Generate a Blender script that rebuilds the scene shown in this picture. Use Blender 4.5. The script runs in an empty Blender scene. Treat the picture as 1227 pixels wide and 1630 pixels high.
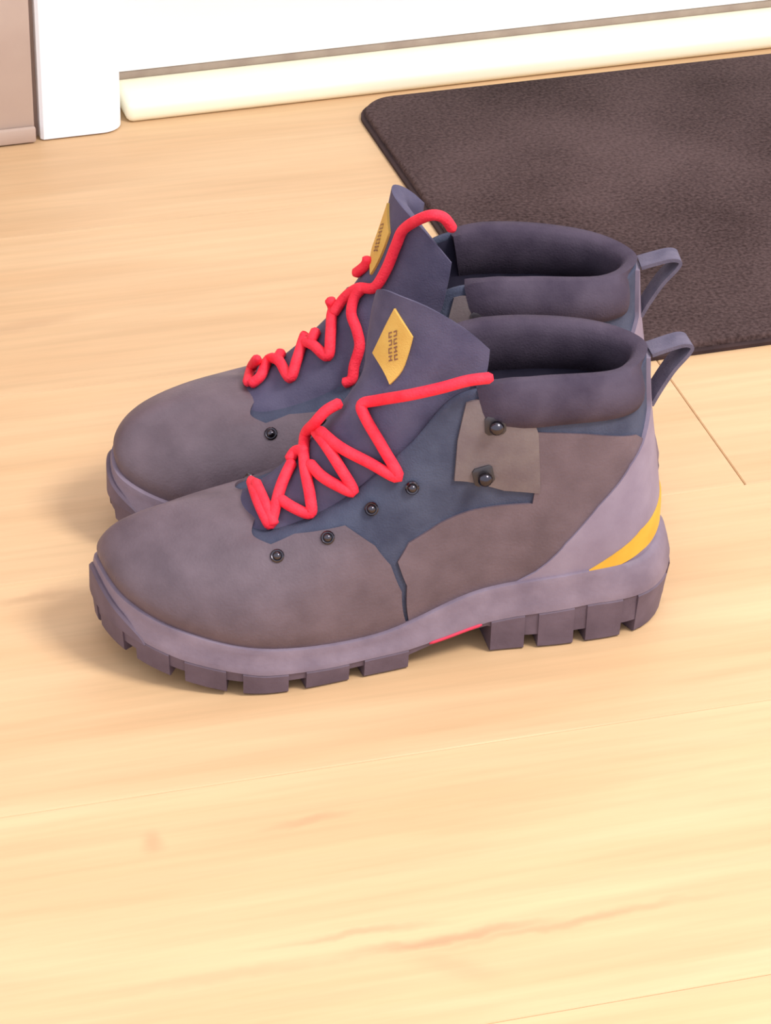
import bpy, math, random
import numpy as np
from mathutils import Vector, Matrix
from mathutils.bvhtree import BVHTree
from mathutils.geometry import delaunay_2d_cdt

random.seed(4)
scene = bpy.context.scene
COL = scene.collection

# ------------------------------------------------------------------ camera
PW, PH = 1227, 1630
FOC = 5000.0
PITCH, YAW, ROLL = (math.radians(a) for a in (32.0, 16.0, 1.0))
DIST = 1.71
_r = np.array([math.cos(YAW), -math.sin(YAW), 0.0])
_w = np.array([math.sin(YAW)*math.cos(PITCH), math.cos(YAW)*math.cos(PITCH), -math.sin(PITCH)])
_u = np.cross(_r, _w)
CR = math.cos(ROLL)*_r + math.sin(ROLL)*_u
CU = -math.sin(ROLL)*_r + math.cos(ROLL)*_u
CW = _w
CC = -DIST*CW
cd = bpy.data.cameras.new('camera')
cam = bpy.data.objects.new('camera', cd); COL.objects.link(cam)
cam.matrix_world = Matrix(((CR[0], CU[0], -CW[0], CC[0]), (CR[1], CU[1], -CW[1], CC[1]),
                           (CR[2], CU[2], -CW[2], CC[2]), (0, 0, 0, 1)))
cd.sensor_fit = 'VERTICAL'; cd.sensor_height = 24.0
cd.lens = FOC/PH*24.0
cd.clip_start = 0.02
scene.camera = cam

# ------------------------------------------------------------------ light
world = bpy.data.worlds.new('world'); scene.world = world; world.use_nodes = True
bg = world.node_tree.nodes['Background']
bg.inputs[0].default_value = (0.93, 0.96, 1.08, 1); bg.inputs[1].default_value = 1.28

def area(name, loc, target, size, power, col):
    l = bpy.data.lights.new(name, 'AREA'); l.shape = 'DISK'; l.size = size; l.energy = power; l.color = col
    o = bpy.data.objects.new(name, l); COL.objects.link(o); o.location = loc
    o.rotation_euler = (Vector(target)-Vector(loc)).to_track_quat('-Z', 'Y').to_euler()
area('ceiling_lamp', (1.0, -1.05, 2.0), (0, -0.15, 0), 0.7, 46, (1.0, 0.96, 0.92))

vs = scene.view_settings
vs.view_transform = 'Standard'; vs.look = 'None'; vs.gamma = 1.0; vs.use_curve_mapping = False
vs.exposure = 0.0

# ------------------------------------------------------------------ helpers
def tag(o, label=None, cat=None, group=None, kind=None):
    if label: o['label'] = label
    if cat: o['category'] = cat
    if group: o['group'] = group
    if kind: o['kind'] = kind
    return o

def empty(name, loc=(0, 0, 0), parent=None):
    o = bpy.data.objects.new(name, None); COL.objects.link(o); o.location = loc; o.parent = parent
    o.empty_display_size = 0.05
    return o

def mesh_obj(name, verts, faces, m, parent=None, smooth=True, sharp=None):
    me = bpy.data.meshes.new(name)
    me.from_pydata([tuple(map(float, v)) for v in verts], [], [tuple(int(i) for i in f) for f in faces])
    me.validate()
    if smooth:
        me.polygons.foreach_set('use_smooth', [True]*len(me.polygons))
        if sharp: me.set_sharp_from_angle(angle=math.radians(sharp))
    me.materials.append(m); me.update()
    o = bpy.data.objects.new(name, me); COL.objects.link(o); o.parent = parent
    return o

def srgb(r, g, b):
    f = lambda c: c/12.92 if c <= 0.04045 else ((c+0.055)/1.055)**2.4
    return (f(r/255), f(g/255), f(b/255), 1.0)

def material(name, c1, c2, scale=40, rough=0.6, bump=0.0, bscale=300, metal=0.0, stretch=(1, 1, 1), detail=4, spec=0.5, sheen=0.0):
    m = bpy.data.materials.new(name); m.use_nodes = True
    nt = m.node_tree; b = nt.nodes['Principled BSDF']
    tc = nt.nodes.new('ShaderNodeTexCoord'); mp = nt.nodes.new('ShaderNodeMapping')
    mp.inputs['Scale'].default_value = stretch
    nt.links.new(tc.outputs['Object'], mp.inputs[0])
    nz = nt.nodes.new('ShaderNodeTexNoise'); nz.inputs['Scale'].default_value = scale; nz.inputs['Detail'].default_value = detail
    nt.links.new(mp.outputs[0], nz.inputs[0])
    cr = nt.nodes.new('ShaderNodeValToRGB')
    cr.color_ramp.elements[0].position = 0.32; cr.color_ramp.elements[1].position = 0.68
    cr.color_ramp.elements[0].color = c1; cr.color_ramp.elements[1].color = c2
    nt.links.new(nz.outputs[0], cr.inputs[0]); nt.links.new(cr.outputs[0], b.inputs['Base Color'])
    b.inputs['Roughness'].default_value = rough; b.inputs['Metallic'].default_value = metal
    b.inputs['Specular IOR Level'].default_value = spec
    if sheen: b.inputs['Sheen Weight'].default_value = sheen
    if bump:
        n2 = nt.nodes.new('ShaderNodeTexNoise'); n2.inputs['Scale'].default_value = bscale; n2.inputs['Detail'].default_value = 3
        nt.links.new(mp.outputs[0], n2.inputs[0])
        bp = nt.nodes.new('ShaderNodeBump'); bp.inputs['Strength'].default_value = bump; bp.inputs['Distance'].default_value = 0.001
        nt.links.new(n2.outputs[0], bp.inputs['Height']); nt.links.new(bp.outputs[0], b.inputs['Normal'])
    return m

def rounded_box(x0, x1, y0, y1, z0, z1, r=0.002, seg=2):
    """box with bevelled edges as verts/faces (bmesh bevel)"""
    import bmesh
    bm = bmesh.new(); bmesh.ops.create_cube(bm, size=1)
    for v in bm.verts:
        v.co = Vector(((x0+x1)/2+v.co.x*(x1-x0), (y0+y1)/2+v.co.y*(y1-y0), (z0+z1)/2+v.co.z*(z1-z0)))
    if r > 0: bmesh.ops.bevel(bm, geom=bm.edges[:], offset=r, segments=seg, affect='EDGES', profile=0.5)
    bm.verts.index_update()
    vs_ = [v.co.copy() for v in bm.verts]; fs = [[v.index for v in f.verts] for f in bm.faces]
    bm.free(); return vs_, fs

def box(name, dims, m, parent=None, r=0.002, seg=2, origin=None):
    v, f = rounded_box(*dims, r=r, seg=seg)
    return mesh_obj(name, v, f, m, parent, smooth=True, sharp=35)

def pile_material(name, c1, c2):
    """short looped pile: fine speckle over broad worn patches"""
    m = bpy.data.materials.new(name); m.use_nodes = True
    nt = m.node_tree; b = nt.nodes['Principled BSDF']; N = nt.nodes.new; K_ = nt.links.new
    tc = N('ShaderNodeTexCoord')
    big = N('ShaderNodeTexNoise'); big.inputs['Scale'].default_value = 7; big.inputs['Detail'].default_value = 3
    fine = N('ShaderNodeTexNoise'); fine.inputs['Scale'].default_value = 420; fine.inputs['Detail'].default_value = 2
    for n in (big, fine): K_(tc.outputs['Object'], n.inputs[0])
    ad = N('ShaderNodeMath'); ad.operation = 'MULTIPLY_ADD'; K_(fine.outputs[0], ad.inputs[0]); ad.inputs[1].default_value = 0.9; K_(big.outputs[0], ad.inputs[2])
    mr = N('ShaderNodeMapRange'); mr.inputs[1].default_value = 0.68; mr.inputs[2].default_value = 1.22; K_(ad.outputs[0], mr.inputs[0])
    mx = N('ShaderNodeMix'); mx.data_type = 'RGBA'; K_(mr.outputs[0], mx.inputs['Factor'])
    mx.inputs['A'].default_value = tuple(0.75*q for q in c1[:3])+(1,); mx.inputs['B'].default_value = tuple(1.2*q for q in c2[:3])+(1,)
    K_(mx.outputs['Result'], b.inputs['Base Color']); b.inputs['Roughness'].default_value = 0.95
    b.inputs['Specular IOR Level'].default_value = 0.1
    bp = N('ShaderNodeBump'); bp.inputs['Strength'].default_value = 0.6; bp.inputs['Distance'].default_value = 0.0015
    K_(fine.outputs[0], bp.inputs['Height']); K_(bp.outputs[0], b.inputs['Normal'])
    return m

# ------------------------------------------------------------------ materials
M_door = material('white_paint', (0.88, 0.89, 0.91, 1), (0.90, 0.91, 0.93, 1), scale=8, rough=0.45)
M_sill = material('pale_varnished_wood', (0.93, 0.86, 0.62, 1), (0.95, 0.89, 0.68, 1), scale=30, rough=0.35, stretch=(0.1, 1, 1))
M_gap = material('grey_rubber_seal', srgb(150, 132, 118), srgb(165, 148, 132), scale=60, rough=0.8)
M_wall = material('beige_wall_paint', srgb(178, 154, 141), srgb(185, 162, 150), scale=25, rough=0.8)
M_skirt = material('beige_skirting', srgb(180, 156, 141), srgb(187, 164, 148), scale=25, rough=0.6)
M_sub = material('dark_joint_filler', srgb(120, 92, 66), srgb(140, 108, 80), scale=30, rough=0.9)
M_mat = pile_material('brown_mat_pile', srgb(59, 44, 42), srgb(86, 69, 67))
M_matedge = material('dark_mat_edge', srgb(54, 40, 40), srgb(66, 49, 47), scale=60, rough=0.9, spec=0.2)

def floor_material():
    m = bpy.data.materials.new('pale_oak_laminate'); m.use_nodes = True
    nt = m.node_tree; N = nt.nodes.new; K = nt.links.new; b = nt.nodes['Principled BSDF']
    tc = N('ShaderNodeTexCoord'); oi = N('ShaderNodeObjectInfo'); geo = N('ShaderNodeNewGeometry')
    off = N('ShaderNodeVectorMath'); off.operation = 'MULTIPLY_ADD'
    cmb = N('ShaderNodeCombineXYZ')
    for i in range(3): K(oi.outputs['Random'], cmb.inputs[i])
    K(cmb.outputs[0], off.inputs[0]); off.inputs[1].default_value = (7, 5, 3); K(geo.outputs['Position'], off.inputs[2])
    mp = N('ShaderNodeMapping'); mp.inputs['Scale'].default_value = (1.1, 9, 9); K(off.outputs[0], mp.inputs[0])
    n1 = N('ShaderNodeTexNoise'); n1.inputs['Scale'].default_value = 2.6; n1.inputs['Detail'].default_value = 6; n1.inputs['Distortion'].default_value = 0.6
    K(mp.outputs[0], n1.inputs[0])
    mp2 = N('ShaderNodeMapping'); mp2.inputs['Scale'].default_value = (3, 60, 60); K(off.outputs[0], mp2.inputs[0])
    n2 = N('ShaderNodeTexNoise'); n2.inputs['Scale'].default_value = 3; n2.inputs['Detail'].default_value = 5
    K(mp2.outputs[0], n2.inputs[0])
    cr = N('ShaderNodeValToRGB'); e = cr.color_ramp.elements
    e[0].position = 0.30; e[0].color = (0.63, 0.395, 0.205, 1)
    e[1].position = 0.66; e[1].color = (0.70, 0.465, 0.255, 1)
    K(n1.outputs[0], cr.inputs[0])
    fine = N('ShaderNodeMapRange'); fine.inputs[1].default_value = 0.3; fine.inputs[2].default_value = 0.7
    fine.inputs[3].default_value = 0.93; fine.inputs[4].default_value = 1.04; K(n2.outputs[0], fine.inputs[0])
    tone = N('ShaderNodeSeparateColor'); K(oi.outputs['Color'], tone.inputs[0])      # board's own tone plus the light gradient painted in by row
    mu = N('ShaderNodeMath'); mu.operation = 'MULTIPLY'; K(fine.outputs[0], mu.inputs[0]); K(tone.outputs[0], mu.inputs[1])
    # knots and dark streaks in the wood: centre, half length, half width, angle, strength
    total = mu.outputs[0]; cols = None
    acc = None
    for (kx, ky, rx, ry, ang, s) in KNOTS:
        sb = N('ShaderNodeMapping'); sb.vector_type = 'TEXTURE'
        sb.inputs['Location'].default_value = (kx, ky, 0); sb.inputs['Rotation'].default_value = (0, 0, ang)
        sb.inputs['Scale'].default_value = (rx, ry, 1.0)
        wob = N('ShaderNodeVectorMath'); wob.operation = 'MULTIPLY_ADD'
        nc = N('ShaderNodeTexNoise'); nc.inputs['Scale'].default_value = 45; nc.inputs['Detail'].default_value = 3
        K(geo.outputs['Position'], nc.inputs[0])
        cen = N('ShaderNodeVectorMath'); cen.operation = 'SUBTRACT'; K(nc.outputs['Color'], cen.inputs[0]); cen.inputs[1].default_value = (.5, .5, .5)
        K(cen.outputs[0], wob.inputs[0]); wob.inputs[1].default_value = (0.012, 0.012, 0); K(geo.outputs['Position'], wob.inputs[2])
        K(wob.outputs[0], sb.inputs[0])
        ln = N('ShaderNodeVectorMath'); ln.operation = 'LENGTH'; K(sb.outputs[0], ln.inputs[0])
        mr = N('ShaderNodeMapRange'); mr.interpolation_type = 'SMOOTHSTEP'
        mr.inputs[1].default_value = 0.1; mr.inputs[2].default_value = 1.0; mr.inputs[3].default_value = s; mr.inputs[4].default_value = 0.0
        K(ln.outputs['Value'], mr.inputs[0])
        if acc is None: acc = mr.outputs[0]
        else:
            a = N('ShaderNodeMath'); a.operation = 'MAXIMUM'; K(acc, a.inputs[0]); K(mr.outputs[0], a.inputs[1]); acc = a.outputs[0]
    vm = N('ShaderNodeVectorMath'); vm.operation = 'SCALE'; K(cr.outputs[0], vm.inputs[0]); K(mu.outputs[0], vm.inputs['Scale'])
    mix = N('ShaderNodeMix'); mix.data_type = 'RGBA'; K(acc, mix.inputs['Factor']); K(vm.outputs[0], mix.inputs['A'])
    mix.inputs['B'].default_value = (0.42, 0.24, 0.13, 1)
    K(mix.outputs['Result'], b.inputs['Base Color'])
    b.inputs['Roughness'].default_value = 0.5; b.inputs['Specular IOR Level'].default_value = 0.3
    bp = N('ShaderNodeBump'); bp.inputs['Strength'].default_value = 0.08; bp.inputs['Distance'].default_value = 0.001
    K(n2.outputs[0], bp.inputs['Height']); K(bp.outputs[0], b.inputs['Normal'])
    return m

# ------------------------------------------------------------------ pixel rays
def ray(p):
    d = CW + (p[0]-PW/2)/FOC*CR - (p[1]-PH/2)/FOC*CU
    return d/np.linalg.norm(d)
def project(P):
    v = np.asarray(P)-CC; z = v@CW
    return np.stack([PW/2+FOC*(v@CR)/z, PH/2-FOC*(v@CU)/z], -1)
def on_z(p, z=0.0):
    d = ray(p); return CC+(z-CC[2])/d[2]*d

# knots seen in the photograph, laid on the floor
def knot(px, py, rx, ry, s, ang=0.0):
    P = on_z((px, py)); return (P[0], P[1], rx, ry, ang, s)
KNOTS = [knot(720, 1492, .075, .006, .55, .03), knot(900, 1470, .10, .005, .38, .05), knot(560, 1490, .06, .004, .35),
         knot(242, 1340, .008, .012, .38), knot(490, 1308, .03, .004, .35, .05), knot(60, 948, .035, .006, .40, .12),
         knot(40, 518, .05, .009, .30, .1), knot(730, 1540, .03, .012, .20, -.5), knot(350, 1555, .08, .006, .2)]
M_floor = floor_material()

# ------------------------------------------------------------------ the setting
PLW, PLL, PLT = 0.196, 1.285, 0.008
y_edge = -0.0205
floor = box('floor', (-1.5, 2.0, -1.5, 0.62, -0.03, -PLT-0.0002), M_sub, r=0)
tag(floor, kind='structure')
pv, pf = rounded_box(-PLL/2+.0002, PLL/2-.0002, -PLW/2+.00015, PLW/2-.00015, -PLT, 0.0, r=0.0006, seg=1)
plank_me = None
x_joint = {0: 0.2010}
ROW_TONE_AND_LIGHT = {3: .93, 2: .93, 1: .95, 0: 1.0, -1: 1.05, -2: 1.09, -3: 1.16}  # front-to-back light gradient painted into the rows, along with real board differences
for k in range(-7, 4):
    yc = y_edge+PLW*(k+0.5)
    x0 = x_joint.get(k, 0.72+(k % 3)*0.11)
    while x0 > -1.3: x0 -= PLL
    xs = x0
    while xs < 1.7:
        if plank_me is None:
            o = mesh_obj('plank', pv, pf, M_floor, floor, smooth=False); plank_me = o.data
        else:
            o = bpy.data.objects.new('plank', plank_me); COL.objects.link(o); o.parent = floor
        o.location = (xs+PLL/2, yc, 0)
        tn = ROW_TONE_AND_LIGHT.get(k, 1.0)*random.uniform(.99, 1.01); o.color = (tn, tn, tn, 1)
        if k == 3: o.scale = (1, 0.25, 1); o.location.y = y_edge+PLW*3+PLW*0.125
        xs += PLL

Y_FR = 0.514                     # front of the door casing
# door casing, right front corner rounded
def casing(x0, x1, y0, y1, z0, z1, r):
    pts = [(x0, y1), (x0, y0+.002), (x0+.002, y0)]
    for i in range(9):
        a = -math.pi/2+math.pi/2*i/8
        pts.append((x1-r+r*math.cos(a), y0+r+r*math.sin(a)))
    pts.append((x1, y1)); n = len(pts)
    v = [(p[0], p[1], z0) for p in pts]+[(p[0], p[1], z1) for p in pts]
    f = [(i, (i+1) % n, n+(i+1) % n, n+i) for i in range(n)]+[list(range(n))[::-1], [n+i for i in range(n)]]
    return v, f
v, f = casing(-0.099, -0.0415, Y_FR, 0.62, 0.0012, 2.05, 0.015)
fr = mesh_obj('trim_1', v, f, M_door, smooth=True, sharp=35); tag(fr, kind='structure')
wl = box('wall_left', (-1.5, -0.0985, 0.524, 0.64, 0.0, 2.4), M_wall, r=0); tag(wl, kind='structure')
bb = box('baseboard_left', (-1.5, -0.1025, 0.5155, 0.524, 0.0010, 0.13), M_skirt, r=0.002); tag(bb, kind='structure')
sh = box('shoe_moulding', (-1.5, -0.1025, 0.5115, 0.5155, 0.0010, 0.012), M_skirt, bb, r=0.0015)
# sill and door
sl = box('trim_2', (-0.0375, 1.6, 0.525, 0.592, 0.0, 0.0145), M_sill, r=0.005, seg=3); tag(sl, kind='structure')
dr = empty('door_1', (-0.0405, 0.5640, 0)); tag(dr, kind='structure')
box('door_leaf', (0.0025, 0.90, 0.0, 0.04, 0.0205, 2.02), M_door, dr, r=0.002)
box('door_seal', (0.0035, 0.90, 0.0015, 0.035, 0.0146, 0.0207), M_gap, dr, r=0.001)
wb = box('wall_back', (-0.0375, 2.0, 0.625, 0.66, 0.0, 2.4), M_wall, r=0); tag(wb, kind='structure')

# doormat
def mat_shape(x0, x1, y0, y1, r, inset=0.0):
    pts = []
    for cx, cy, a0 in ((x0+r, y0+r, math.pi), (x1-r, y0+r, 1.5*math.pi), (x1-r, y1-r, 0), (x0+r, y1-r, .5*math.pi)):
        for i in range(9):
            a = a0+math.pi/2*i/8; pts.append((cx+(r-inset)*math.cos(a), cy+(r-inset)*math.sin(a)))
    return pts
mt = empty('doormat', (0.405, 0.309, 0)); tag(mt, 'dark brown doormat with rounded corners lying against the door sill', 'doormat')
def slab(name, layers, m, parent, loc):
    v = []; f = []; n = None
    for pts, z in layers:
        n = len(pts); v += [(p[0]-loc[0], p[1]-loc[1], z) for p in pts]
    for k in range(len(layers)-1):
        f += [(k*n+i, k*n+(i+1) % n, (k+1)*n+(i+1) % n, (k+1)*n+i) for i in range(n)]
    f.append(list(range(n))[::-1]); f.append([(len(layers)-1)*n+i for i in range(n)])
    return mesh_obj(name, v, f, m, parent, smooth=True, sharp=50)
MX = (0.125, 0.70, 0.122, 0.511)
slab('mat_backing', [(mat_shape(*MX, .028), 0.0003), (mat_shape(*MX, .028), 0.0024), (mat_shape(*MX, .028, .001), 0.003)], M_matedge, mt, mt.location)
slab('mat_pile', [(mat_shape(*MX, .028, .003), 0.003), (mat_shape(*MX, .028, .003), 0.0055), (mat_shape(*MX, .028, .0045), 0.007)], M_mat, mt, mt.location)

# the doorway and the mat in front of it stand at a slight angle to the boards
SW = Matrix.Translation((-0.04, 0.519, 0))@Matrix.Rotation(math.radians(1.7), 4, 'Z')@Matrix.Translation((0.04, -0.525, 0))
for o in (fr, wl, bb, sl, dr, wb): o.matrix_world = SW@o.matrix_basis
mt.matrix_world = Matrix.Translation((0.12, 0.122, 0))@Matrix.Rotation(math.radians(1.2), 4, 'Z')@Matrix.Translation((-0.12, -0.122, 0))@mt.matrix_basis

# ------------------------------------------------------------------ boots
M_leather = material('brown_grey_leather', srgb(91, 75, 82), srgb(107, 90, 97), scale=55, rough=0.55, bump=0.25, bscale=700)
M_textile = material('blue_charcoal_textile', srgb(62, 65, 83), srgb(79, 83, 101), scale=60, rough=0.85, bump=0.4, bscale=1100, spec=0.2)
M_tongue = material('slate_tongue_textile', srgb(74, 69, 92), srgb(91, 85, 107), scale=60, rough=0.75, bump=0.3, bscale=1000, spec=0.3)
M_patch = material('taupe_leather_patch', srgb(102, 87, 90), srgb(118, 105, 103), scale=60, rough=0.6, bump=0.2, bscale=700)
M_collar = material('plum_padded_collar', srgb(63, 53, 67), srgb(83, 72, 85), scale=45, rough=0.85, bump=0.3, bscale=900, spec=0.2)
M_lining = material('dark_lining', srgb(48, 45, 61), srgb(65, 60, 77), scale=60, rough=0.95, spec=0.1)
M_counter = material('mauve_grey_rubber', srgb(131, 117, 135), srgb(146, 133, 150), scale=50, rough=0.55, bump=0.1, bscale=500)
M_midsole = material('grey_midsole_rubber', srgb(114, 99, 113), srgb(137, 121, 134), scale=50, rough=0.6, bump=0.15, bscale=500)
M_outsole = material('dark_lug_rubber', srgb(86, 71, 83), srgb(106, 90, 103), scale=50, rough=0.65, bump=0.15, bscale=500)
M_yellow = material('ochre_yellow', srgb(214, 160, 44), srgb(226, 174, 60), scale=60, rough=0.6)
M_label = material('woven_yellow_label', srgb(212, 164, 76), srgb(222, 178, 88), scale=90, rough=0.8, bump=0.3, bscale=1500)
M_print = material('brown_print', srgb(126, 84, 62), srgb(138, 94, 72), scale=90, rough=0.8)
M_lace = material('red_lace', (0.90, 0.012, 0.040, 1), (0.97, 0.03, 0.06, 1), scale=160, rough=0.7, bump=0.5, bscale=900)
M_red = material('red_shank', srgb(200, 40, 70), srgb(215, 50, 80), scale=60, rough=0.6)
M_metal = material('gunmetal', srgb(70, 66, 72), srgb(90, 86, 92), scale=60, rough=0.22, metal=1.0)
M_hookbase = material('dark_hook_plate', srgb(44, 40, 44), srgb(58, 52, 56), scale=60, rough=0.4)
M_web = material('grey_webbing', srgb(84, 78, 96), srgb(108, 100, 116), scale=90, rough=0.9, bump=0.4, bscale=1200)

# rings of the upper: rows from the feather line (0) to the opening edge (4); nine stations from the toe to the heel
ROWS = [  # lateral x, y, z
 [(.294,-.008,.046),(.2945,-.008,.056),(.284,-.008,.068),(.258,-.006,.0775),(.224,-.003,.0785)],
 [(.285,.018,.040),(.2855,.0195,.051),(.2745,.017,.064),(.249,.013,.0755),(.2185,.011,.0785)],
 [(.262,.038,.032),(.2615,.0405,.043),(.253,.037,.058),(.233,.029,.0715),(.206,.0200,.0775)],
 [(.222,.050,.0235),(.221,.0525,.036),(.214,.0485,.055),(.197,.037,.0765),(.176,.0255,.0945)],
 [(.166,.0435,.0205),(.165,.0455,.036),(.160,.0435,.062),(.153,.0375,.094),(.148,.0305,.1215)],
 [(.112,.035,.034),(.112,.0365,.052),(.114,.0365,.082),(.119,.0355,.120),(.123,.0315,.148)],
 [(.062,.036,.0395),(.063,.0375,.060),(.068,.0370,.088),(.077,.0365,.122),(.085,.0350,.151)],
 [(.026,.0285,.0405),(.0265,.0295,.062),(.030,.0290,.088),(.036,.0290,.120),(.040,.0280,.147)],
 [(.0105,0,.0445),(.0105,0,.064),(.0135,0,.088),(.018,0,.120),(.020,0,.146)]]
K = np.zeros((16, 5, 3))
for i in range(9):
    for j in range(5): K[i, j] = ROWS[i][j]
for i in range(1, 8):
    for j in range(5):
        x, y, z = ROWS[i][j]
        fade = 1-j/4
        sh_ = {1: .010, 2: .005}.get(i, 0.0)*fade
        K[16-i, j] = (x+{1: .005, 2: .004}.get(i, 0)*fade, -(y*.92+sh_), z)

def cr_w(t):
    t2, t3 = t*t, t*t*t
    return (-.5*t3+t2-.5*t, 1.5*t3-2.5*t2+1, -1.5*t3+2*t2+.5*t, .5*t3-.5*t2)
KE = np.concatenate([2*K[:, :1]-K[:, 1:2], K, 2*K[:, -1:]-K[:, -2:-1]], axis=1)   # padded in v
def S(u, v):
    u = np.asarray(u, float) % 1.0; v = np.asarray(v, float)
    a = u*16; i = np.floor(a).astype(int); t = a-i
    b = np.clip(v, 0, 1)*4; j = np.minimum(np.floor(b).astype(int), 3); s = b-j
    wu = cr_w(t); wv = cr_w(s)
    out = 0
    for p in range(4):
        for q in range(4):
            out = out+(wu[p]*wv[q])[..., None]*KE[(i+p-1) % 16, j+q]
    return out
def SN(u, v):
    e = 2e-3
    v1 = np.clip(np.asarray(v, float)+e, 0, 1); v0 = np.clip(np.asarray(v, float)-e, 0, 1)
    du = S(np.asarray(u)+e, v)-S(np.asarray(u)-e, v); dv = S(u, v1)-S(u, v0)
    n = np.cross(du, dv); n /= np.linalg.norm(n, axis=-1, keepdims=True)+1e-12
    return n
_n = SN(np.array([0.25]), np.array([0.4]))[0]
NSGN = 1.0 if _n[1] > 0 else -1.0

# sole height functions along the length
def fn(tab):
    xs = [p[0] for p in tab]; zs = [p[1] for p in tab]
    return lambda x: np.interp(x, xs, zs)
z_bot = fn([(-.02, .024), (.05, .024), (.092, .021), (.108, .019), (.13, .0145), (.15, .012), (.19, .011), (.225, .0125), (.26, .019), (.285, .027), (.305, .032)])
z_und = fn([(-.02, .011), (.02, .0075), (.09, .0075), (.106, .0155), (.13, .0120), (.150, .0070), (.19, .0062), (.225, .0065), (.26, .0110), (.285, .0180), (.305, .0225)])
def z_spring(x): return np.where(x > .222, .018*(np.maximum(x-.222, 0)/.078)**1.7, 0.0)+np.where(x < .02, .006*((.02-np.minimum(x, .02))/.02)**1.5, 0)
NU = 160
US = np.arange(NU)/NU
def outline(us):
    P = S(us, np.zeros_like(us)); e = 1e-3
    T = S(us+e, np.zeros_like(us))-S(us-e, np.zeros_like(us))
    n = np.stack([T[:, 1], -T[:, 0]], -1); n /= np.linalg.norm(n, axis=1, keepdims=True)
    c = np.array([.15, 0]); s = np.sign(np.sum(n*(P[:, :2]-c), axis=1))
    if np.mean(s) < 0: n = -n
    return P, n

def loft(rings, closed=True, cap0=False, cap1=False):
    n = len(rings[0]); v = np.concatenate(rings); f = []
    for k in range(len(rings)-1):
        for i in range(n if closed else n-1):
            a, b = k*n+i, k*n+(i+1) % n
            f.append((a, b, b+n, a+n))
    if cap0: f.append(list(range(n))[::-1])
    if cap1: f.append([(len(rings)-1)*n+i for i in range(n)])
    return v, f

def tube(points, r, n=8, sub=6, flat=1.0):
    P = [np.array(p, float) for p in points]
    E = [2*P[0]-P[1]]+P+[2*P[-1]-P[-2]]
    path = []
    for i in range(1, len(E)-2):
        for k in range(sub):
            w = cr_w(k/sub); path.append(sum(w[q]*E[i-1+q] for q in range(4)))
    path.append(P[-1]); path = np.array(path)
    T = np.gradient(path, axis=0); T /= np.linalg.norm(T, axis=1, keepdims=True)+1e-12
    ref = np.array([0, 0, 1.0]) if abs(T[0][2]) < .9 else np.array([0, 1.0, 0])
    N0 = np.cross(T[0], ref); N0 /= np.linalg.norm(N0)
    rings = []
    for i, p in enumerate(path):
        N0 = N0-T[i]*(N0@T[i]); N0 /= np.linalg.norm(N0); B = np.cross(T[i], N0)
        k = r*(0.55 if i in (0, len(path)-1) else 1.0)
        rings.append(np.array([p+k*(math.cos(a)*N0+flat*math.sin(a)*B) for a in np.arange(n)*2*math.pi/n]))
    return loft(rings, True, True, True)

def merge(parts):
    V = []; F = []; o = 0
    for v, f in parts:
        V += [tuple(p) for p in v]; F += [tuple(i+o for i in q) for q in f]; o += len(v)
    return V, F

def frame_of(a_deg, H):
    a = math.radians(a_deg)
    return Matrix(((-math.cos(a), -math.sin(a), 0, H[0]), (math.sin(a), -math.cos(a), 0, H[1]), (0, 0, 1, 0), (0, 0, 0, 1)))
M_NEAR = frame_of(3.0, (0.1225, -0.1085))
M_FAR = frame_of(9.5, (0.1490, -0.0205))

# tongue surface, t along the foot, s across
TC = np.array([(.240,.0735),(.226,.0795),(.212,.088),(.196,.102),(.183,.1155),(.1715,.131),(.162,.146),(.156,.160),(.1515,.176),(.149,.190)])
TH = np.array([.018,.021,.024,.027,.029,.030,.032,.035,.035,.031])
TD = np.array([.002,.007,.014,.021,.027,.033,.034,.030,.027,.024])
TWIST = [math.radians(38)]
def spl(A, t):
    A = np.asarray(A, float)
    if A.ndim == 1: A = A[:, None]
    E = np.concatenate([2*A[:1]-A[1:2], A, 2*A[-1:]-A[-2:-1]])
    b = np.clip(t, 0, 1)*(len(A)-1); j = np.minimum(np.floor(b).astype(int), len(A)-2); w = cr_w(b-j)
    return sum(w[q][..., None]*E[j+q] for q in range(4))
def TS(t, s):
    t = np.asarray(t, float); s = np.asarray(s, float)
    t = t*(1-.13*np.clip((t-.6)/.4, 0, 1)*np.abs(s)**3.2)
    c = spl(TC, t); d = spl(TC, np.clip(t+.01, 0, 1))-spl(TC, np.clip(t-.01, 0, 1))
    d /= np.linalg.norm(d, axis=-1, keepdims=True)
    n = np.stack([d[..., 1], -d[..., 0]], -1)          # outward in the x-z plane
    hw = spl(TH, t)[..., 0]; dp = spl(TD, t)[..., 0]
    k = dp*(0.55*s**2+0.45*s**4)
    P = np.stack([c[..., 0]-n[..., 0]*k, hw*s, c[..., 1]-n[..., 1]*k], -1); Nn = np.stack([n[..., 0], 0*s, n[..., 1]], -1)
    w = np.clip((t-.50)/.26, 0, 1); w = TWIST[0]*w*w*(3-2*w); cw, sw = np.cos(w), np.sin(w); ax = .138   # the loose top of the tongue turns sideways
    x = P[..., 0]-ax; P = np.stack([ax+x*cw-P[..., 1]*sw, x*sw*.6+P[..., 1]*cw, P[..., 2]], -1)
    Nn = np.stack([Nn[..., 0]*cw, Nn[..., 0]*sw, Nn[..., 2]], -1)
    return P, Nn
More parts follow.
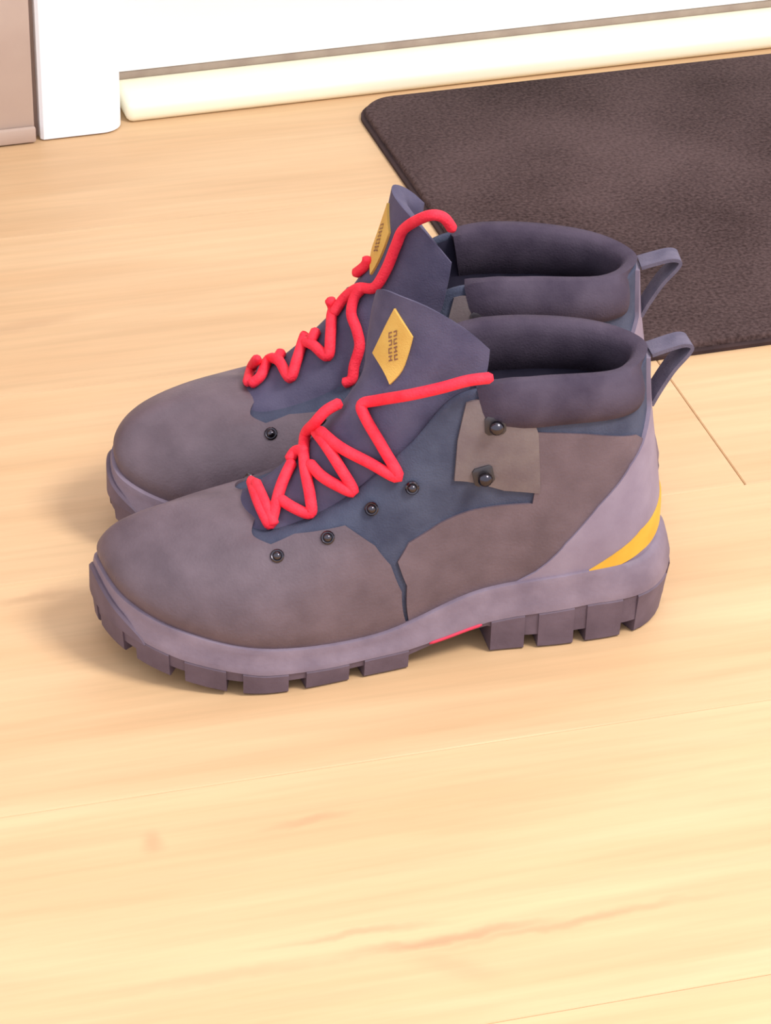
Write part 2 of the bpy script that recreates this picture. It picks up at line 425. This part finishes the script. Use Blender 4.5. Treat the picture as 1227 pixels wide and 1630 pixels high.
def TSN(t, s):
    e = 5e-3
    a = TS(np.clip(t+e, 0, 1), s)[0]-TS(np.clip(t-e, 0, 1), s)[0]; b = TS(t, s+e)[0]-TS(t, s-e)[0]
    n = np.cross(a, b); n /= np.linalg.norm(n, axis=-1, keepdims=True)+1e-12
    ref = TS(t, s)[1]; sg = np.sign(np.sum(n*ref, -1, keepdims=True)); sg[sg == 0] = 1
    return n*sg

# inverse look-up: photograph pixel -> surface parameters on the near boot
gu, gv = np.meshgrid(np.linspace(0, 1, 641)[:-1], np.linspace(0, 1, 121), indexing='ij')
GP = S(gu, gv); GN = SN(gu, gv)*NSGN
R3 = np.array(M_NEAR.to_3x3()); T3 = np.array(M_NEAR.translation)
GW = GP@R3.T+T3; GNW = GN@R3.T
FACING = np.sum(GNW*(CC-GW), -1) > 0
GPX = project(GW)
def uv(px, py):
    d = np.sum((GPX-np.array([px, py]))**2, -1); d = np.where(FACING & (gu < .52), d, 1e12)
    k = np.unravel_index(np.argmin(d), d.shape); return (gu[k], gv[k])
tt, ss = np.meshgrid(np.linspace(.2, 1, 161), np.linspace(-1, 1, 121), indexing='ij')
TPX = project(TS(tt, ss)[0]@R3.T+T3)
def ts(px, py):
    d = np.sum((TPX-np.array([px, py]))**2, -1); k = np.unravel_index(np.argmin(d), d.shape); return (tt[k], ss[k])

def patch(poly, off, rim=.0016, du=.008, dv=.045, puff=0.0):
    """panel lying on the upper: uv polygon -> raised sheet with a turned-down edge"""
    P = []
    n = len(poly)
    for i in range(n):
        a, b = np.array(poly[i]), np.array(poly[(i+1) % n])
        k = max(1, int(math.hypot((b[0]-a[0])/du, (b[1]-a[1])/dv)*1.5))
        for q in range(k): P.append(a+(b-a)*q/k)
    P = np.array(P); nb = len(P)
    lo, hi = P.min(0), P.max(0)
    sx, sy = 1/du, 1/dv
    pts = [Vector((p[0]*sx, p[1]*sy)) for p in P]
    from mathutils.geometry import intersect_point_line
    gx = np.arange(lo[0]+du/2, hi[0], du); gy = np.arange(lo[1]+dv/2, hi[1], dv)
    for i, x in enumerate(gx):
        for y in gy:
            q = np.array([(x)*sx, (y+(dv/2 if i % 2 else 0))*sy])
            dd = np.min(np.hypot(P[:, 0]*sx-q[0], P[:, 1]*sy-q[1]))
            if dd > .45: pts.append(Vector(q))
    res = delaunay_2d_cdt(pts, [], [list(range(nb))], 1, 1e-5)
    vc, ed, fc = res[0], res[1], res[2]
    UVs = np.array([(v[0]/sx, v[1]/sy) for v in vc])
    C = S(UVs[:, 0], UVs[:, 1]); N = SN(UVs[:, 0], UVs[:, 1])*NSGN
    if puff:
        dd = np.array([np.min(np.hypot(P[:, 0]*sx-v[0], P[:, 1]*sy-v[1])) for v in vc])
        offs = off+puff*np.clip(dd/3, 0, 1)**.6
    else: offs = np.full(len(C), off)
    top = C+N*offs[:, None]
    cnt = {}
    for f in fc:
        for a, b in zip(f, list(f[1:])+[f[0]]): cnt[(a, b)] = cnt.get((a, b), 0)+1
    bd = [(a, b) for (a, b) in cnt if (b, a) not in cnt]
    V = [*top]; F = [tuple(f) for f in fc]
    low = {}
    for a, b in bd:
        for k in (a, b):
            if k not in low: low[k] = len(V); V.append(C[k]-N[k]*rim)
    for a, b in bd: F.append((b, a, low[a], low[b]))
    # orientation
    f0 = F[0]; nn = np.cross(top[f0[1]]-top[f0[0]], top[f0[2]]-top[f0[0]])
    if nn@N[f0[0]] < 0: F = [tuple(reversed(f)) for f in F]
    return V, F

def mir(poly): return [((1-u), v) for u, v in reversed(poly)]

# --- panel outlines read from the photograph (lateral side), mirrored on the medial side
px = lambda *L: [uv(*p) for p in L]
seam = px((596, 868), (622, 900), (638, 940), (645, 985))
seam[-1] = (seam[-1][0], 0.0)
vtop = px((432, 868), (470, 852), (548, 836))
VAMP = [(0.0, 1.0), (.03, 1.0), (.068, .985)]+vtop+seam
VAMP_FULL = VAMP+[(uu, 0.0) for uu in np.linspace(seam[-1][0], 0, 12)[1:-1]]
VAMP_POLY = VAMP_FULL+[(0.0, 0.0)]
def wrap_toe(poly):      # lateral half + mirrored half, joined across u = 0
    lat = poly[:]; med = [(-a, b) for a, b in reversed(poly)]
    return [p for p in lat if not (p[0] == 0 and p[1] == 0)]+[p for p in med if p[0] < 0]
cb = px((852, 906), (900, 862), (950, 803), (1000, 738), (1018, 705))
cb[0] = (cb[0][0], cb[0][1])
CL = [(uv(802, 926)[0], 0.0)]+cb+[(.478, .74), (.486, .98)]
COUNTER = CL+[(1-a, b) for a, b in reversed(CL)]
YL = px((930, 906), (975, 876), (1015, 841), (1034, 815))+[(.5, uv(1036, 806)[1]+.02)]
zl = px((1034, 848), (1015, 872), (985, 893), (955, 905))
YELLOW = YL+[(1-a, b) for a, b in reversed(YL[:-1])]+[(1-a, b) for a, b in reversed(zl)]+[(.5, min(b for a, b in zl)+.09)]+zl
QB = px((652, 972), (645, 930), (632, 892), (650, 862), (700, 832), (770, 806), (846, 800), (852, 780), (852, 688), (930, 690), (1010, 690))
QUARTER = [(QB[0][0], 0.0)]+QB[1:]+[(a+.006, b) for a, b in reversed(CL[1:-2])]+[(CL[0][0]+.004, 0.0)]
HOOKP = px((742, 640), (800, 632), (838, 640), (856, 690), (858, 784), (800, 780), (722, 764), (726, 700))
EYE = [px(p)[0] for p in ((443, 885), (522, 857), (590, 810), (655, 775))]
HOOK = [px(p)[0] for p in ((766, 752), (788, 672))]

KEEPER_TS = ts(572, 628)
LABEL_TS = [ts(*p) for p in ((630, 490), (658, 536), (622, 611))]
LABEL_TS.append(tuple(np.array(LABEL_TS[0])+np.array(LABEL_TS[2])-np.array(LABEL_TS[1])-np.array([0, .20])))
def boot(name, mirror, MW, label, twist):
    TWIST[0] = math.radians(twist)
    sg = -1.0 if mirror else 1.0
    root = empty(name); root.matrix_world = MW
    tag(root, label, 'boot', 'pair of hiking boots on the wooden floor')
    def part(nm, vf, m, parent=None, sharp=None, smooth=True):
        v, f = vf
        v = [(p[0], p[1]*sg, p[2]) for p in v]
        if mirror: f = [tuple(reversed(q)) for q in f]
        return mesh_obj(nm, v, f, m, parent or root, smooth, sharp)
    # upper shell
    NV = 40
    rings = [S(US, np.full(NU, v)) for v in np.linspace(0, 1, NV)]
    inner = [S(US, np.full(NU, v))-NSGN*SN(US, np.full(NU, v))*.0025 for v in (1.0, .97)]
    v, f = loft(rings+inner)
    if NSGN < 0: f = [tuple(reversed(q)) for q in f]
    upper = part('upper', (v, f), M_textile)
    bvh = BVHTree.FromPolygons([Vector((p[0], p[1]*sg, p[2])) for p in v], [tuple(q) for q in f])
    # lining and footbed
    L = [S(US, np.full(NU, v))-NSGN*SN(US, np.full(NU, v))*.0045 for v in np.linspace(.985, .12, 24)]
    part('lining', loft(L), M_lining)
    P, n2 = outline(US)
    fb = [np.column_stack([P[:, :2]-n2*.004, np.interp(P[:, 0], [0, .08, .16, .3], [.052, .050, .034, .048])]),
          np.column_stack([P[:, :2]*[1, .25]+[0, 0], np.interp(P[:, 0], [0, .08, .16, .3], [.049, .047, .031, .046])])]
    part('footbed', loft(fb, cap1=True), M_lining)
    # leather panels
    part('vamp', patch(wrap_toe(VAMP_POLY), .0014), M_leather, sharp=50)
    part('quarter', patch(QUARTER, .0012), M_leather, sharp=50); part('quarter', patch(mir(QUARTER), .0012), M_leather, sharp=50)
    part('hook_panel', patch(HOOKP, .0016, puff=.001), M_patch, sharp=50); part('hook_panel', patch(mir(HOOKP), .0016, puff=.001), M_patch, sharp=50)
    hc = part('heel_counter', patch(COUNTER, .0022), M_counter, sharp=50)
    part('heel_stripe', patch(YELLOW, .0030), M_yellow, hc, sharp=50)['label'] = 'ochre yellow stripe'
    # padded collar rolling over the opening
    uc = np.linspace(5.25/16, 10.75/16, 72); sec = []
    for k, u in enumerate(uc):
        endf = min(1, min(k, 71-k)/6)**.5
        hf = min(1, max(0, (abs(u-.5)-.022)/.03)); hf = hf*hf*(3-2*hf)
        row = []
        for vv, o in ((.80, -.001), (.81, .0022), (.85, .0048), (.90, .0060), (.95, .0052), (.985, .0030)):
            p = S(u, vv); nn = SN(u, vv)*NSGN; row.append(p+nn*(o*(.35+.65*endf)*hf-(1-hf)*.002))
        p1 = S(u, 1.0); n1 = SN(u, 1.0)*NSGN
        row += [p1+n1*.0005+np.array([0, 0, .0030*endf]), p1-n1*.0045+np.array([0, 0, .0034*endf]), p1-n1*.0072+np.array([0, 0, .0012])]
        for vv, o in ((.97, -.0085), (.90, -.0090), (.82, -.0075), (.76, -.004)):
            p = S(u, vv); nn = SN(u, vv)*NSGN; row.append(p+nn*o)
        sec.append(np.array(row))
    v, f = loft(sec, True, True, True)
    part('collar', (v, f), M_collar, sharp=60)
    # tongue
    NT, NS = 44, 24
    fr_, bk = [], []
    rings = []
    for t in np.linspace(0, 1, NT):
        s = np.linspace(-1, 1, NS); T = np.full(NS, t)
        C, _ = TS(T, s); N = TSN(T, s)
        th = .009*np.sqrt(np.clip(1-s**6, 0, 1))*min(1, math.sqrt(max(0.0, (1-t)/.06)))*min(1, .35+t*1.2)+.0012
        rings.append(np.concatenate([C, (C-N*th[:, None])[::-1]]))
    v, f = loft(rings, True, True, True)
    tongue = part('tongue', (v, f), M_tongue, sharp=60)
    tb = BVHTree.FromPolygons([Vector((p[0], p[1]*sg, p[2])) for p in v], [tuple(q) for q in f])
    # diamond label on the tongue
    q = LABEL_TS if not mirror else [(a, -(b-np.mean([k[1] for k in LABEL_TS]))) for a, b in LABEL_TS]
    q = [np.array(a) for a in q]
    def lab(a, b, o):
        st = q[0]*(1-a)*(1-b)+q[1]*a*(1-b)+q[2]*a*b+q[3]*(1-a)*b
        T, s = np.array([st[0]]), np.array([st[1]])
        return TS(T, s)[0][0]+TSN(T, s)[0]*o
    n = 9
    V = [lab(i/n, j/n, .0014) for i in range(n+1) for j in range(n+1)]; F = []
    for i in range(n):
        for j in range(n):
            a = i*(n+1)+j; F.append((a, a+1, a+n+2, a+n+1))
    edge = [(i, 0) for i in range(n)]+[(n, j) for j in range(n)]+[(i, n) for i in range(n, 0, -1)]+[(0, j) for j in range(n, 0, -1)]
    base = len(V)
    for i, j in edge: V.append(lab(i/n, j/n, -.0006))
    for k in range(len(edge)):
        k2 = (k+1) % len(edge); F.append((edge[k][0]*(n+1)+edge[k][1], edge[k2][0]*(n+1)+edge[k2][1], base+k2, base+k))
    lb = part('tongue_label', (V, F), M_label, tongue, sharp=50); lb['label'] = 'yellow diamond woven label'
    # two short rows of worn print on the label
    glyphs = []
    rnd = random.Random(7)
    for row, (c0, w) in enumerate(((-.10, .13), (.10, .13))):
        for k in range(4):
            l0 = -.30+k*.155+row*.01
            strokes = [(0, .03, 0, 1), (.085, .03, rnd.choice((0, .4)), 1), (0, .115, rnd.choice((0, .42, .8)), None)]
            for x_, w_, y_, full in strokes:
                l1 = l0+x_; l2 = l1+w_
                c1, c2 = (c0-w/2+w*y_*(.5), c0+w/2) if full else (c0-w/2+w*y_, c0-w/2+w*(y_+.22))
                vv = []
                for (l, c) in ((l1, c1), (l2, c1), (l2, c2), (l1, c2)):
                    a, b = .5+l*.5-c, .5+l*.5+c      # along the long diagonal q0-q2
                    a, b = .5+l*.62+c*.62, .5+l*.62-c*.62
                    vv.append(lab(a, b, .0018))
                glyphs.append((vv, [(0, 1, 2, 3)]))
    part('label_lettering', merge(glyphs), M_print, tongue, smooth=False)
    # small webbing keeper that holds the lace on the tongue
    t0, s0 = KEEPER_TS if not mirror else (KEEPER_TS[0], 0.0)
    kv = []; nk = 6
    for i in range(nk+1):
        for j in range(5):
            ta = np.array([t0-.022+.044*j/4]); sa = np.array([s0-.17+.34*i/nk])
            kv.append(TS(ta, sa)[0][0]+TSN(ta, sa)[0]*(.0012+.0022*math.sin(math.pi*i/nk)))
    kf = [(i*5+j, i*5+j+1, i*5+j+6, i*5+j+5) for i in range(nk) for j in range(4)]
    nkv = len(kv)
    for i in range(nk+1):
        for j in range(5):
            ta = np.array([t0-.022+.044*j/4]); sa = np.array([s0-.17+.34*i/nk])
            kv.append(TS(ta, sa)[0][0]-TSN(ta, sa)[0]*.0008)
    kf += [tuple(nkv+q for q in reversed(f_)) for f_ in kf]
    for i in range(nk):
        kf += [(i*5, (i+1)*5, nkv+(i+1)*5, nkv+i*5), (i*5+4, nkv+i*5+4, nkv+(i+1)*5+4, (i+1)*5+4)]
    for j in range(4):
        kf += [(j, nkv+j, nkv+j+1, j+1), (nk*5+j, nk*5+j+1, nkv+nk*5+j+1, nkv+nk*5+j)]
    part('lace_keeper', (kv, kf), M_web, tongue, sharp=50)
    # midsole
    zf = P[:, 2]
    zb = z_bot(P[:, 0]); 
    def rg(off, z): return np.column_stack([P[:, :2]+n2*np.reshape(off, (-1, 1)), z])
    one = np.ones(NU)
    heel = np.clip((.055-P[:, 0])/.05, 0, 1)
    mz = zf+heel*.0005
    R_ = [rg(-.006*one, mz+.001), rg(.0018*one, mz+.0028), rg(.0036*one, mz+.0022), rg((.0042+.002*heel)*one, mz-.0005),
          rg((.0042+.0045*heel)*one, mz*.6+zb*.4), rg((.0056+.0045*heel)*one, mz*.3+zb*.7), rg((.0058+.0040*heel)*one, zb), rg(-.012*one, zb-.0005)]
    v, f = loft(R_, True, False, True)
    mid = part('midsole', (v, f), M_midsole, sharp=45)
    zu = z_und(P[:, 0])
    R_ = [rg(-.012*one, zb+.001), rg((.0052+.0042*heel)*one, zb+.001), rg((.0046+.0036*heel)*one, zu+.001), rg((.0030+.003*heel)*one, zu), rg(-.012*one, zu)]
    v, f = loft(R_, True, True, True)
    out = part('outsole', (v, f), M_outsole, sharp=45)
    # lugs round the edge of the outsole
    def u_of_x(x, side):
        us = np.linspace(.0, .5, 400) if side > 0 else np.linspace(.5, 1, 400)
        X = S(us, np.zeros(400))[:, 0]; return us[np.argmin(abs(X-x))]
    spans = []
    LX = [(.105, .0875), (.0805, .0625), (.0555, .0375), (.0305, .0155), (.173, .150), (.2040, .181), (.2335, .2125), (.2600, .2415), (.2800, .2665), (.2925, .2850)]
    for side in (1, -1):
        for a, b in LX:
            u1, u2 = u_of_x(a, side), u_of_x(b, side); spans.append((min(u1, u2), max(u1, u2)))
    spans += [(.4835, .5165), (-.009, .009)]
    for u1, u2 in spans:
        us = np.linspace(u1, u2, 5); Q, nn = outline_local(us)
        hl = np.clip((.055-Q[:, 0])/.05, 0, 1)
        ztop = z_bot(Q[:, 0])+.0012; zbt = z_spring(Q[:, 0])+.0004
        depth = .017
        o1 = (.0060+.0046*hl); o2 = (.0050+.0020*hl)
        A = np.column_stack([Q[:, :2]+nn*o1[:, None]*.8, ztop]); A2 = np.column_stack([Q[:, :2]+nn*o1[:, None], ztop-.0022])
        B = np.column_stack([Q[:, :2]+nn*o2[:, None], zbt+.001]); B2 = np.column_stack([Q[:, :2]+nn*(o2[:, None]-.001), zbt])
        Cc = np.column_stack([Q[:, :2]-nn*depth, zbt+.0003]); D = np.column_stack([Q[:, :2]-nn*depth, ztop-.004])
        rr = [np.array([A[i], A2[i], B[i], B2[i], Cc[i], D[i]]) for i in range(5)]
        part('lug', loft(rr, True, True, True), M_outsole, out, sharp=30)
    # dark rubber bumper that wraps up round the toe
    ub = np.linspace(-.092, .092, 45); Q, nn = outline_local(ub)
    wgt = np.cos(np.linspace(-math.pi/2, math.pi/2, 45))**.6
    b0, t0_ = z_bot(Q[:, 0])-.001, Q[:, 2]-.0022
    ztp = b0+.001+(t0_-b0)*wgt
    rr = []
    for i in range(45):
        def pt(o, z): return np.array([Q[i, 0]+nn[i, 0]*o, Q[i, 1]+nn[i, 1]*o, z])
        rr.append(np.array([pt(.0025, ztp[i]), pt(.0052, ztp[i]), pt(.0064, ztp[i]-.0012), pt(.0066, b0[i]), pt(.0025, b0[i])]))
    part('toe_bumper', loft(rr, True, True, True), M_outsole, out, sharp=40)
    # red shank edge under the waist
    for side in (1,):
        us = np.linspace(u_of_x(.139, side), u_of_x(.110, side), 6); Q, nn = outline_local(us)
        pts = [np.array([Q[i, 0]+nn[i, 0]*.0058, Q[i, 1]+nn[i, 1]*.0058, z_bot(Q[i, 0])-.0002]) for i in range(6)]
        part('shank_edge', tube(pts, .0009, 6, 3), M_red, out)['label'] = 'thin red edge under the waist'
    # eyelets and hooks on both sides
    def local_frame(u, v):
        p = S(u, v); nn = SN(u, v)*NSGN; t = S(u+.004, v)-S(u-.004, v); t /= np.linalg.norm(t); b = np.cross(nn, t); return p, t, b, nn
    def lathe(prof, p, t, b, nn, n=14):
        rr = [np.array([p+nn*h+r*(math.cos(a)*t+math.sin(a)*b) for a in np.arange(n)*2*math.pi/n]) for r, h in prof]
        return loft(rr, True, True, True)
    for s_ in (1, -1):
        for (u, v) in EYE:
            if s_ < 0: u = 1-u
            fr3 = local_frame(u, v)
            part('eyelet', lathe([(.0034, .0005), (.0035, .0020), (.0029, .0027), (.0023, .0025), (.0020, .0032), (.0011, .0040), (.0003, .0042)], *fr3), M_metal, sharp=40)
        for (u, v) in HOOK:
            if s_ < 0: u = 1-u
            p, t, b, nn = local_frame(u, v)
            w = .0052
            rr = []
            for h, k in ((.0012, 1.0), (.0030, 1.0), (.0036, .86)):
                rr.append(np.array([p+nn*h+(x*t+y*b)*w*k for x, y in ((-1, -.7), (-.7, -1), (.7, -1), (1, -.7), (1, .7), (.7, 1), (-.7, 1), (-1, .7))]))
            hk = part('lace_hook', loft(rr, True, True, True), M_hookbase, sharp=40)
            part('hook_stud', lathe([(.0017, .0030), (.0017, .0052), (.0036, .0056), (.0038, .0068), (.0030, .0084), (.0014, .0093), (.0003, .0095)], p, t, b, nn), M_metal, hk, sharp=50)
    # heel pull loop of webbing
    path = [(.0165, .116), (.0125, .124), (.006, .135), (-.001, .1435), (-.0025, .1475), (.0015, .1490), (.009, .1475), (.018, .1450)]
    pp = np.array(path); T = spl(pp, np.linspace(0, 1, 30)); D = np.gradient(T, axis=0); D /= np.linalg.norm(D, axis=1, keepdims=True)
    rr = []
    for i in range(30):
        nx, nz = D[i, 1], -D[i, 0]
        rr.append(np.array([(T[i, 0]+nx*o, y, T[i, 1]+nz*o) for y, o in ((-.0065, .001), (.0065, .001), (.0065, -.001), (-.0065, -.001))]))
    part('heel_pull', loft(rr, True, True, True), M_web, sharp=50)
    return root, bvh, tb, part, sg

def outline_local(us):
    P = S(us, np.zeros_like(us)); e = 1e-3
    T = S(us+e, np.zeros_like(us))-S(us-e, np.zeros_like(us))
    n = np.stack([T[:, 1], -T[:, 0]], -1); n /= np.linalg.norm(n, axis=1, keepdims=True)
    return P, n*OUT_SIGN
_P = S(np.array([.25]), np.array([0.])); _T = S(np.array([.251]), np.array([0.]))-S(np.array([.249]), np.array([0.]))
OUT_SIGN = 1.0 if -_T[0, 0] > 0 else -1.0
def outline(us): return outline_local(us)

near = boot('hiking_boot', False, M_NEAR, 'grey-brown hiking boot farther from the doormat, red lace end lying back beside its hooks', 38)
far = boot('hiking_boot', True, M_FAR, 'grey-brown hiking boot nearer the doormat, red lace end looped over its tongue', -5)

# ------------------------------------------------------------------ laces
def cast(p, boots, MW, lift, plane=None):
    """surface point under a photograph pixel, in the boot's own coordinates"""
    d = ray(p); best = None
    if plane is None:
        for b, M in boots:
            Mi = M.inverted(); o = Mi@Vector(CC); dd = (Mi.to_3x3()@Vector(d)).normalized()
            for tree in (b[1], b[2]):
                h = tree.ray_cast(o, dd)
                if h[0] is not None:
                    wp = M@h[0]; nw = M.to_3x3()@h[1]
                    if nw.dot(Vector(d)) > 0: nw = -nw
                    dist = (wp-Vector(CC)).length
                    if best is None or dist < best[0]: best = (dist, wp, nw)
    Mi = MW.inverted()
    if best is not None:
        return np.array(Mi@(best[1]+best[2]*lift))
    y = plane if plane is not None else 0.0
    o = np.array(Mi@Vector(CC)); dd = np.array(Mi.to_3x3()@Vector(d))
    t = (y-o[1])/dd[1]; return o+t*dd
def lace(b, MW, boots, strands, lift=.0032, r=.0029):
    parts = []
    for st in strands:
        pts = []
        for p in st:
            pts.append(cast(p[:2], boots, MW, lift, p[2] if len(p) > 2 else None))
        parts.append(tube(pts, r, 10, 6))
    v, f = merge(parts)
    o = mesh_obj('lace', v, f, M_lace, b[0], True); o['label'] = 'loose red lace'
    return o
NB, FB = [(near, M_NEAR)], [(far, M_FAR)]
lace(near, M_NEAR, NB, [
    [(404, 770), (414, 800), (424, 825), (432, 843), (440, 815), (450, 785), (460, 762), (473, 738)],
    [(411, 772), (424, 800), (433, 822), (438, 838)],
    [(444, 793), (470, 808), (498, 824), (496, 790), (490, 740), (493, 700), (502, 672), (520, 653), (544, 640)],
    [(466, 740), (478, 724), (494, 722)],
    [(496, 738), (515, 758), (540, 772), (563, 779), (545, 745), (525, 712), (508, 690)],
    [(505, 682), (545, 712), (590, 735), (634, 757), (612, 712), (588, 668), (582, 646), (606, 638), (650, 629, .034), (700, 618, .038), (745, 606, .0405), (785, 601, .042)]])
lace(far, M_FAR, FB, [
    [(398, 618), (401, 595), (410, 570)],
    [(401, 620), (420, 605), (433, 580), (450, 580), (466, 604), (478, 578), (490, 545), (487, 532)],
    [(490, 548), (506, 554), (526, 568), (532, 535), (535, 508), (530, 490), (524, 475)],
    [(446, 580), (456, 565)], [(500, 550), (512, 528)],
    [(536, 506), (556, 478), (578, 461), (602, 458), (622, 428), (637, 390), (650, 362), (680, 344, .034), (705, 346, .036), (722, 367, .034)],
    [(572, 442), (582, 422), (594, 412)],
    [(550, 614), (564, 606), (566, 580), (575, 550), (572, 525), (565, 500), (572, 475), (588, 456)]])
